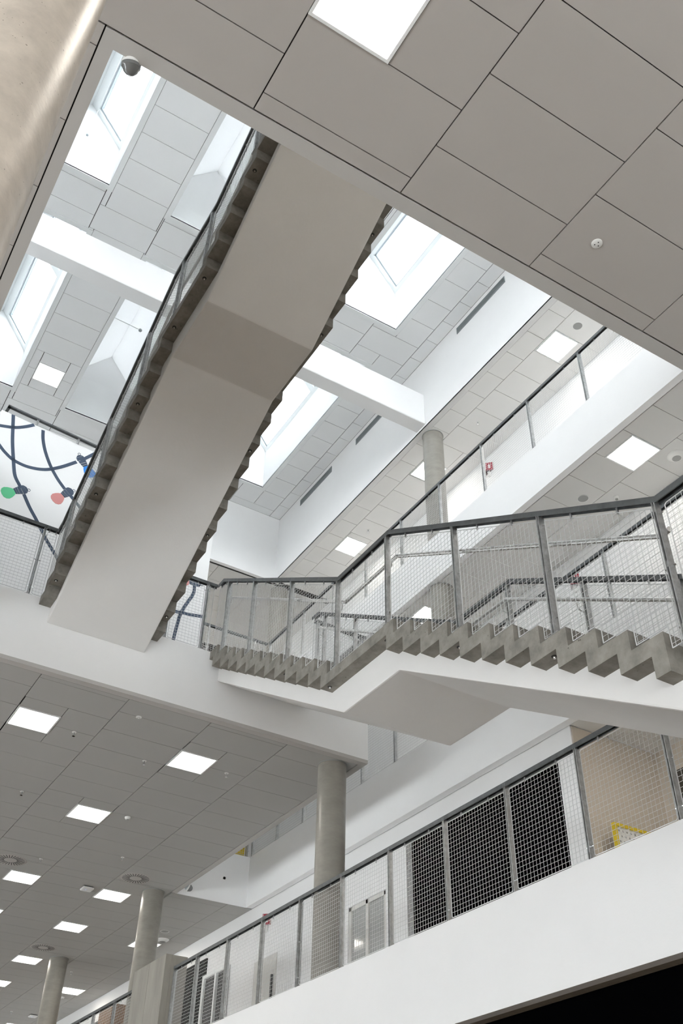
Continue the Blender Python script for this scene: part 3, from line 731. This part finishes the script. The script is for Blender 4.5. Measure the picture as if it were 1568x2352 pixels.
for i in range(0, 3):
    for j in range(0, 2): lamp((1.133 + 2.4 * i, 1.733 + 2.4 * i, 2.2 - 2.4 * j, 2.8 - 2.4 * j), C3 - 0.03, 'unseen square light added over the upper landing to brighten the stair underside', 'lights added over the upper landing')  # hidden lamps added to lift the upper flight's underside
labs = ['square light in the bridge ceiling nearest its outer left end', 'square light in the bridge ceiling closest to the corner column',
        'square light in the middle of the bridge ceiling, alone in its row', 'square light under the bridge next to a cut-off round diffuser',
        'square light under the bridge between access point and concrete column', 'square light just beyond the concrete box column under the bridge',
        'square light next to the round diffuser by the farthest column', 'square light peeping out from behind the farthest column',
        'square light cut by the frame edge beside the farthest column', 'square light half hidden behind the column by the concrete box',
        'sliver of a square light cut by the frame edge under the bridge', 'square light at the deepest end of the bridge ceiling']
for r, l in zip(RL, labs): lamp(r, C2, l, 'square ceiling lights')
for r, l in zip(LT, ['square light of the top gallery beside the round speaker', 'square light of the top gallery half behind the roof column', 'square light at the far end of the top gallery seen through mesh']): lamp(r, C4, l, 'square ceiling lights')
for r, l in zip(LM, ['square light of the middle gallery near the stair rail end', 'square light of the middle gallery behind the stair steps']): lamp(r, C3, l, 'square ceiling lights')
lamp(RCL, C2, 'square light added just outside the view to brighten the beige recess', 'square ceiling lights')  # added lamp that brightens the recess wall
for x in (5.2, 7.6):
    for y in ((19.6, 22.0) if x < 6 else (22.0,)): lamp((x, x + 0.6, y, y + 0.6), C4 - 0.03, 'unseen square light added beyond the mural to brighten the beige wall', 'lights added beyond the mural')  # hidden lamps added to light the wall behind the mural
lamp(RLP[0], CR, 'square light in the roof ceiling above the mural', 'square ceiling lights')

# ------------------------------------------------------------------ ceiling devices
def sprinkler(x, y, z, label):
    t = thing('sprinkler', (x, y, z), label, 'sprinkler', 'ceiling sprinklers')
    MB().lathe((x, y, z), [(0, -0.006), (0.03, -0.006), (0.034, 0.0), (0, 0.0)], 16).build('rosette', 'plastic', t, smooth=True)
    MB().rod((x, y, z), (x, y, z - 0.06), 0.008, 8).build('stem', 'steel', t)
    MB().lathe((x, y, z - 0.062), [(0, 0), (0.02, 0), (0.02, 0.004), (0, 0.004)], 12).build('deflector', 'chrome', t)
for x, y, z, l in ((3.24, 12.72, C2, 'sprinkler beside the outermost bridge light'), (4.43, 13.03, C2, 'sprinkler between the two front bridge lights'), (5.63, 12.73, C2, 'sprinkler between front bridge light and corner column'),
                   (4.43, 17.84, C2, 'sprinkler ahead of the light by the cut-off diffuser'), (5.63, 16.92, C2, 'sprinkler above the whole round diffuser'), (3.24, 15.13, C2, 'faint sprinkler at the left edge of the bridge ceiling'),
                   (7.44, 24.77, C2, 'sprinkler just past the farthest column'), (7.44, 29.58, C2, 'tiny sprinkler in the deepest part of the bridge ceiling'), (9.54, 10.75, C4, 'sprinkler in the top gallery ceiling near the roof column'), (9.57, 14.94, C4, 'far sprinkler in the top gallery ceiling above the stair rail')):
    sprinkler(x, y, z, l)
def detector(x, y, z, label, r=0.05, dots=False):
    t = thing('smoke_detector', (x, y, z), label, 'smoke detector')
    MB().lathe((x, y, z), [(0, -0.012 if dots else -0.04), (r * 0.7, -0.012 if dots else -0.038), (r, -0.006 if dots else -0.018), (r, 0), (0, 0)], 24).build('housing', 'plastic', t, smooth=True)
    if dots:
        for a in (0.3, 2.4, 4.5): MB().lathe((x + 0.018 * math.cos(a), y + 0.018 * math.sin(a), z - 0.013), [(0, 0), (0.005, 0), (0.005, 0.002)], 8).build('sensor_hole', 'slot', t)
    else: MB().lathe((x, y, z - 0.045), [(0, -0.008), (r * 0.45, -0.006), (r * 0.45, 0.01)], 16).build('sensor_head', 'grille', t, smooth=True)
detector(3.83, 2.78, C2, 'flat three-hole detector in the entrance ceiling', 0.042, True)
detector(3.83, 11.79, C2, 'flat three-hole detector at the front of the bridge ceiling', 0.042, True)
detector(5.02, 15.15, C2, 'round smoke detector next to the lone bridge light')
detector(8.07, 27.23, C2, 'small detector beside the farthest column')
detector(9.87, 7.98, C3, 'round detector in the middle gallery ceiling')
def speaker(x, y, z, label, r=0.095):
    t = thing('ceiling_speaker', (x, y, z), label, 'speaker', 'round ceiling speakers')
    MB().lathe((x, y, z), [(r * 0.86, -0.004), (r, -0.008), (r, 0), (0, 0)], 32).build('rim', 'plastic', t, smooth=True)
    MB().lathe((x, y, z), [(0, -0.005), (r * 0.88, -0.005), (r * 0.88, 0)], 32).build('grille', 'grille', t)
speaker(9.56, 7.78, C4, 'round grey speaker beside the top gallery light')
speaker(9.44, 8.29, C3, 'round grey speaker in the middle gallery ceiling')
speaker(8.01, 20.51, C2, 'round speaker behind the column by the concrete box')
def cup(x, y, z, label):
    t = thing('cup_speaker', (x, y, z), label, 'speaker', 'cup shaped speakers')
    MB().lathe((x, y, z), [(0, -0.05), (0.07, -0.05), (0.10, -0.035), (0.135, -0.01), (0.14, 0), (0, 0)], 32).build('cup', 'plastic', t, smooth=True)
    MB().lathe((x, y, z - 0.052), [(0, -0.002), (0.068, 0.0), (0.068, 0.004)], 32).build('grille', 'grille', t)
cup(9.95, 6.77, C3, 'domed cup speaker beside the middle gallery light')
cup(8.21, 21.08, C2, 'domed cup speaker beside the half hidden light under the bridge')
def diffuser(x, y, z, label):
    t = thing('swirl_diffuser', (x, y, z), label, 'air diffuser', 'round swirl diffusers')
    R = 0.29
    MB().lathe((x, y, z), [(0, -0.006), (R - 0.02, -0.006), (R, 0), (0, 0)], 40).build('plate', 'strip', t, smooth=True)
    for k in range(28):
        a = 2 * math.pi * k / 28; u = V(math.cos(a + 0.15), math.sin(a + 0.15), 0); w = V(-u.y, u.x, 0)
        p = V(x, y, z - 0.008) + V(math.cos(a), math.sin(a), 0) * 0.115
        MB().obox(p - w * 0.005, u * 0.14, w * 0.0115, V(0, 0, 0.003)).build('slot', 'slot', t)
diffuser(6.24, 17.80, C2, 'round swirl air diffuser above the concrete box column')
diffuser(6.23, 23.20, C2, 'round swirl air diffuser above the farthest column')
diffuser(3.98, 18.20, C2, 'round swirl air diffuser cut by the frame edge')
def access_point(x, y, z, label):
    t = thing('access_point', (x, y, z), label, 'access point', 'wireless access points')
    MB().box(x - 0.11, x + 0.11, y - 0.11, y + 0.11, z - 0.055, z - 0.012).build('housing', 'plastic', t, bevel=0.03, seg=3, smooth=True)
    MB().box(x - 0.09, x + 0.09, y - 0.09, y + 0.09, z - 0.012, z).build('bracket', 'slot', t)
    MB().lathe((x - 0.03, y - 0.02, z - 0.057), [(0, -0.002), (0.006, 0), (0.006, 0.004)], 10).build('status_light', 'led', t)
access_point(5.66, 18.81, C2, 'white access point with blue light beside a ceiling light')
access_point(8.06, 29.64, C2, 'white access point with blue light deep under the bridge')
# linear vents in the roof fascia
for (a, b, l) in ((8.62, 10.2, 'long grey vent slot before the cross beam'), (12.6, 14.16, 'long grey vent slot just beyond the cross beam'), (15.27, 16.81, 'long grey vent slot near the far roof corner')):
    t = thing('linear_vent', (XM, a, 15.85), l, 'vent', 'linear vents in the roof fascia')
    MB().box(XM - 0.012, XM + 0.01, a, b, 15.85, 15.87).box(XM - 0.012, XM + 0.01, a, b, 16.01, 16.03).box(XM - 0.012, XM + 0.01, a, a + 0.02, 15.87, 16.01).box(XM - 0.012, XM + 0.01, b - 0.02, b, 15.87, 16.01).build('vent_frame', 'vent', t)
    for k in range(5): MB().box(XM - 0.008, XM + 0.006, a + 0.02, b - 0.02, 15.882 + 0.027 * k, 15.896 + 0.027 * k).build('louvre', 'vent', t)
    MB().box(XM - 0.003, XM + 0.004, a + 0.02, b - 0.02, 15.87, 16.01).build('slot_back', 'void', t)
# dome cameras
def dome(p, nrm, label, k=1.0):
    t = thing('dome_camera', tuple(p), label, 'security camera', 'dome cameras')
    n_ = Vector(nrm)
    MB().lathe(p, [(r * k, h * k) for r, h in [(0, 0), (0.05, 0), (0.05, 0.03), (0.06, 0.035), (0.06, 0.06), (0.0, 0.06)]], 24, ax=n_).build('mount', 'camera', t, smooth=True)
    c = Vector(p) + n_ * 0.06 * k
    MB().lathe(c, [(r * k, h * k) for r, h in [(0.062, 0), (0.066, 0.02), (0.066, 0.05), (0.06, 0.055), (0.05, 0.08), (0.03, 0.10), (0, 0.108)]], 24, ax=n_).build('dome', 'darkglass', t, smooth=True)
    MB().lathe(c, [(r * k, h * k) for r, h in [(0.067, 0.0), (0.069, 0.008), (0.069, 0.02), (0.067, 0.028)]], 24, ax=n_).build('ring', 'plastic', t, smooth=True)
dome((0.295, 3.335, 6.385), (0.22, 0.5, -0.84), 'grey dome camera at the corner of the entrance ceiling opening', 0.95)
dome((7.24, 17.80, 6.36), (0.9, -0.1, -0.35), 'small dome camera at the corner of the gap beside the bridge')
tag(MB().lathe((8.2, VY - 0.0, 6.78), [(0, 0.02), (0.03, 0.02), (0.035, 0.0), (0, 0)], 16, ax=(0, -1, 0)).build('motion_sensor', 'plastic', smooth=True), 'small white sensor on the white end of the gap', 'sensor')
# hook and rod for the roof window
pole = thing('window_pole', (0.70, 10.85, 17.25), 'thin white operating rod hanging in the west lantern', 'window pole')
MB().rod((0.66, 10.95, 17.28), (0.70, 10.95, 18.3), 0.008, 8).build('rod', 'frame', pole)
MB().lathe((0.66, 10.95, 17.25), [(0, 0), (0.025, 0.005), (0.025, 0.03), (0, 0.035)], 12).build('grip', 'camera', pole, smooth=True)

arm = thing('sensor_arm', (2.68, 14.95, 17.4), 'thin white arm with a round sensor in the lantern beyond the beam', 'sensor')
MB().rod((2.56, 14.95, 17.4), (3.36, 14.98, 17.4), 0.009, 8).build('arm', 'frame', arm)
MB().lathe((3.38, 14.98, 17.36), [(0, 0), (0.035, 0.008), (0.045, 0.03), (0.035, 0.055), (0, 0.06)], 14).build('sensor_head', 'camera', arm, smooth=True)
# ------------------------------------------------------------------ doors, signs and furniture on the galleries
dd = struct('door_2', MB().box(8.9, 8.98, DD[0], DD[0] + 0.07, F1, DD[3]).box(8.9, 8.98, DD[1] - 0.07, DD[1], F1, DD[3]).box(8.9, 8.98, DD[0], DD[1], DD[3] - 0.07, DD[3]).box(8.9, 8.98, 13.87, 13.95, F1, DD[3]), 'door', 'pale framed glazed double door of the lowest gallery')
for a, b in ((DD[0] + 0.07, 13.87), (13.95, DD[1] - 0.07)): MB().box(8.93, 8.94, a, b, F1, DD[3] - 0.07).build('pane', 'doorglass', dd)
d3 = struct('door_3', MB().box(8.86, 8.88, 16.95, 17.85, F1, 5.22), 'door', 'plain pale grey door with a dark pull on the lowest gallery')
MB().box(8.82, 8.86, 17.03, 17.07, 4.40, 4.85).build('door_handle', 'slot', d3)
d4 = struct('door_4', MB().box(8.85, 8.88, 19.0, 20.0, F1, 5.36), 'slot', 'dark glazed door in a white frame beside the concrete box')
for y0, y1 in ((18.93, 19.0), (19.42, 19.48), (20.0, 20.08)): MB().box(8.80, 8.86, y0, y1, F1, 5.36).build('door_frame', 'frame', d4)
MB().box(8.80, 8.86, 18.93, 20.08, 5.36, 5.43).build('door_frame', 'frame', d4)
struct('window_30', MB().box(8.85, 8.88, 20.08, 24.2, F1, 5.80), 'black', 'tall black glazing behind the mesh by the concrete box')
struct('window_31', MB().box(8.85, 8.88, 25.4, 26.9, F1, 5.7), 'slot', 'dark glazing far along the lowest gallery')
cpb = thing('cupboard', (8.70, 24.9, F1), 'brown veneer cupboard behind the mesh beyond the concrete box', 'cupboard')
MB().box(8.5, 8.87, 24.45, 25.35, F1, 5.7).build('body', 'wood', cpb, bevel=0.01)
for y0 in (24.47, 24.91): MB().box(8.48, 8.5, y0, y0 + 0.42, F1 + 0.05, 5.66).build('door', 'wood', cpb)
def sign(x, y, z, label):
    t = thing('fire_sign', (x, y, z), label, 'sign', 'projecting fire signs')
    for s in (-1, 1):                       # two boards forming a V off the wall
        a = V(x, y + s * 0.12, z); b = V(x - 0.12, y, z); d = (b - a)
        MB().obox(a, d, V(0, 0, 0.2), V(-0.004, s * 0.004, 0)).build('board', 'red', t)
        n_ = V(-0.7, s * 0.7, 0)
        q = a + d * 0.38 + n_ * 0.009
        MB().obox(q + V(0, 0, 0.04), d * 0.24, V(0, 0, 0.09), n_ * 0.002).obox(q + d * 0.08 + V(0, 0, 0.13), d * 0.1, V(0, 0, 0.03), n_ * 0.002).obox(q - d * 0.14 + V(0, 0, 0.11), d * 0.06, V(0, 0, 0.05), n_ * 0.002).build('pictogram', 'plastic', t)
        for e in (0.02, 0.9): MB().obox(a + d * e + n_ * 0.009 + V(0, 0, 0.01), d * 0.06, V(0, 0, 0.18), n_ * 0.0015).build('border', 'plastic', t)
    MB().rod((x - 0.02, y, z - 0.12), (x - 0.02, y, z), 0.03, 8).build('call_point', 'plastic', t)
sign(8.88, 17.42, 5.80, 'red fire sign on the wall of the lowest gallery')
sign(XW, 11.45, 13.72, 'red fire sign on the wall of the top gallery')
sign(XW, 9.6, 9.7, 'red fire sign on the wall of the middle gallery')
def perforated(x0, x1, y, z0, z1, label, slope=False):
    t = thing('perforated_board', ((x0 + x1) / 2, y, z0), label, 'board')
    MB().box(x0, x1, y, y + 0.02, z0, z1).build('board', 'plastic', t)
    MB().box(x0 - 0.04, x0, y - 0.02, y + 0.04, z0, z1 + 0.04).build('frame_side', 'yellow', t)
    MB().box(x0, x1, y - 0.02, y + 0.04, z1, z1 + 0.04).build('frame_top', 'yellow', t)
    MB().box(x1, x1 + 0.04, y - 0.02, y + 0.04, z0, z1 + 0.04).build('frame_side', 'yellow', t)
    nx = int((x1 - x0) / 0.07); nz = int((z1 - z0) / 0.07)
    for j in range(nz):
        if z1 - 0.05 - 0.07 * j < 4.5 and z0 < 5: break
        for i in range(nx):
            MB().lathe((x0 + 0.04 + 0.07 * i + (0.035 if j % 2 else 0), y - 0.002, z1 - 0.05 - 0.07 * j), [(0, 0.002), (0.014, 0.002), (0.014, 0)], 8, ax=(0, -1, 0)).build('hole', 'grille', t)
perforated(9.23, 10.2, 8.55, F1, 4.91, 'white perforated board in a yellow frame in the beige recess')
t = thing('yellow_board', (8.3, 18.5, F2), 'yellow board behind the mesh at the end of the gap', 'board')
MB().box(7.75, 8.68, 18.32, 18.36, F2, 8.6).build('board', 'yellow', t)
for i in range(4): MB().box(7.8 + 0.22 * i, 7.95 + 0.22 * i, 18.31, 18.32, F2 + 0.1, 8.5).build('slat', 'yellow', t)
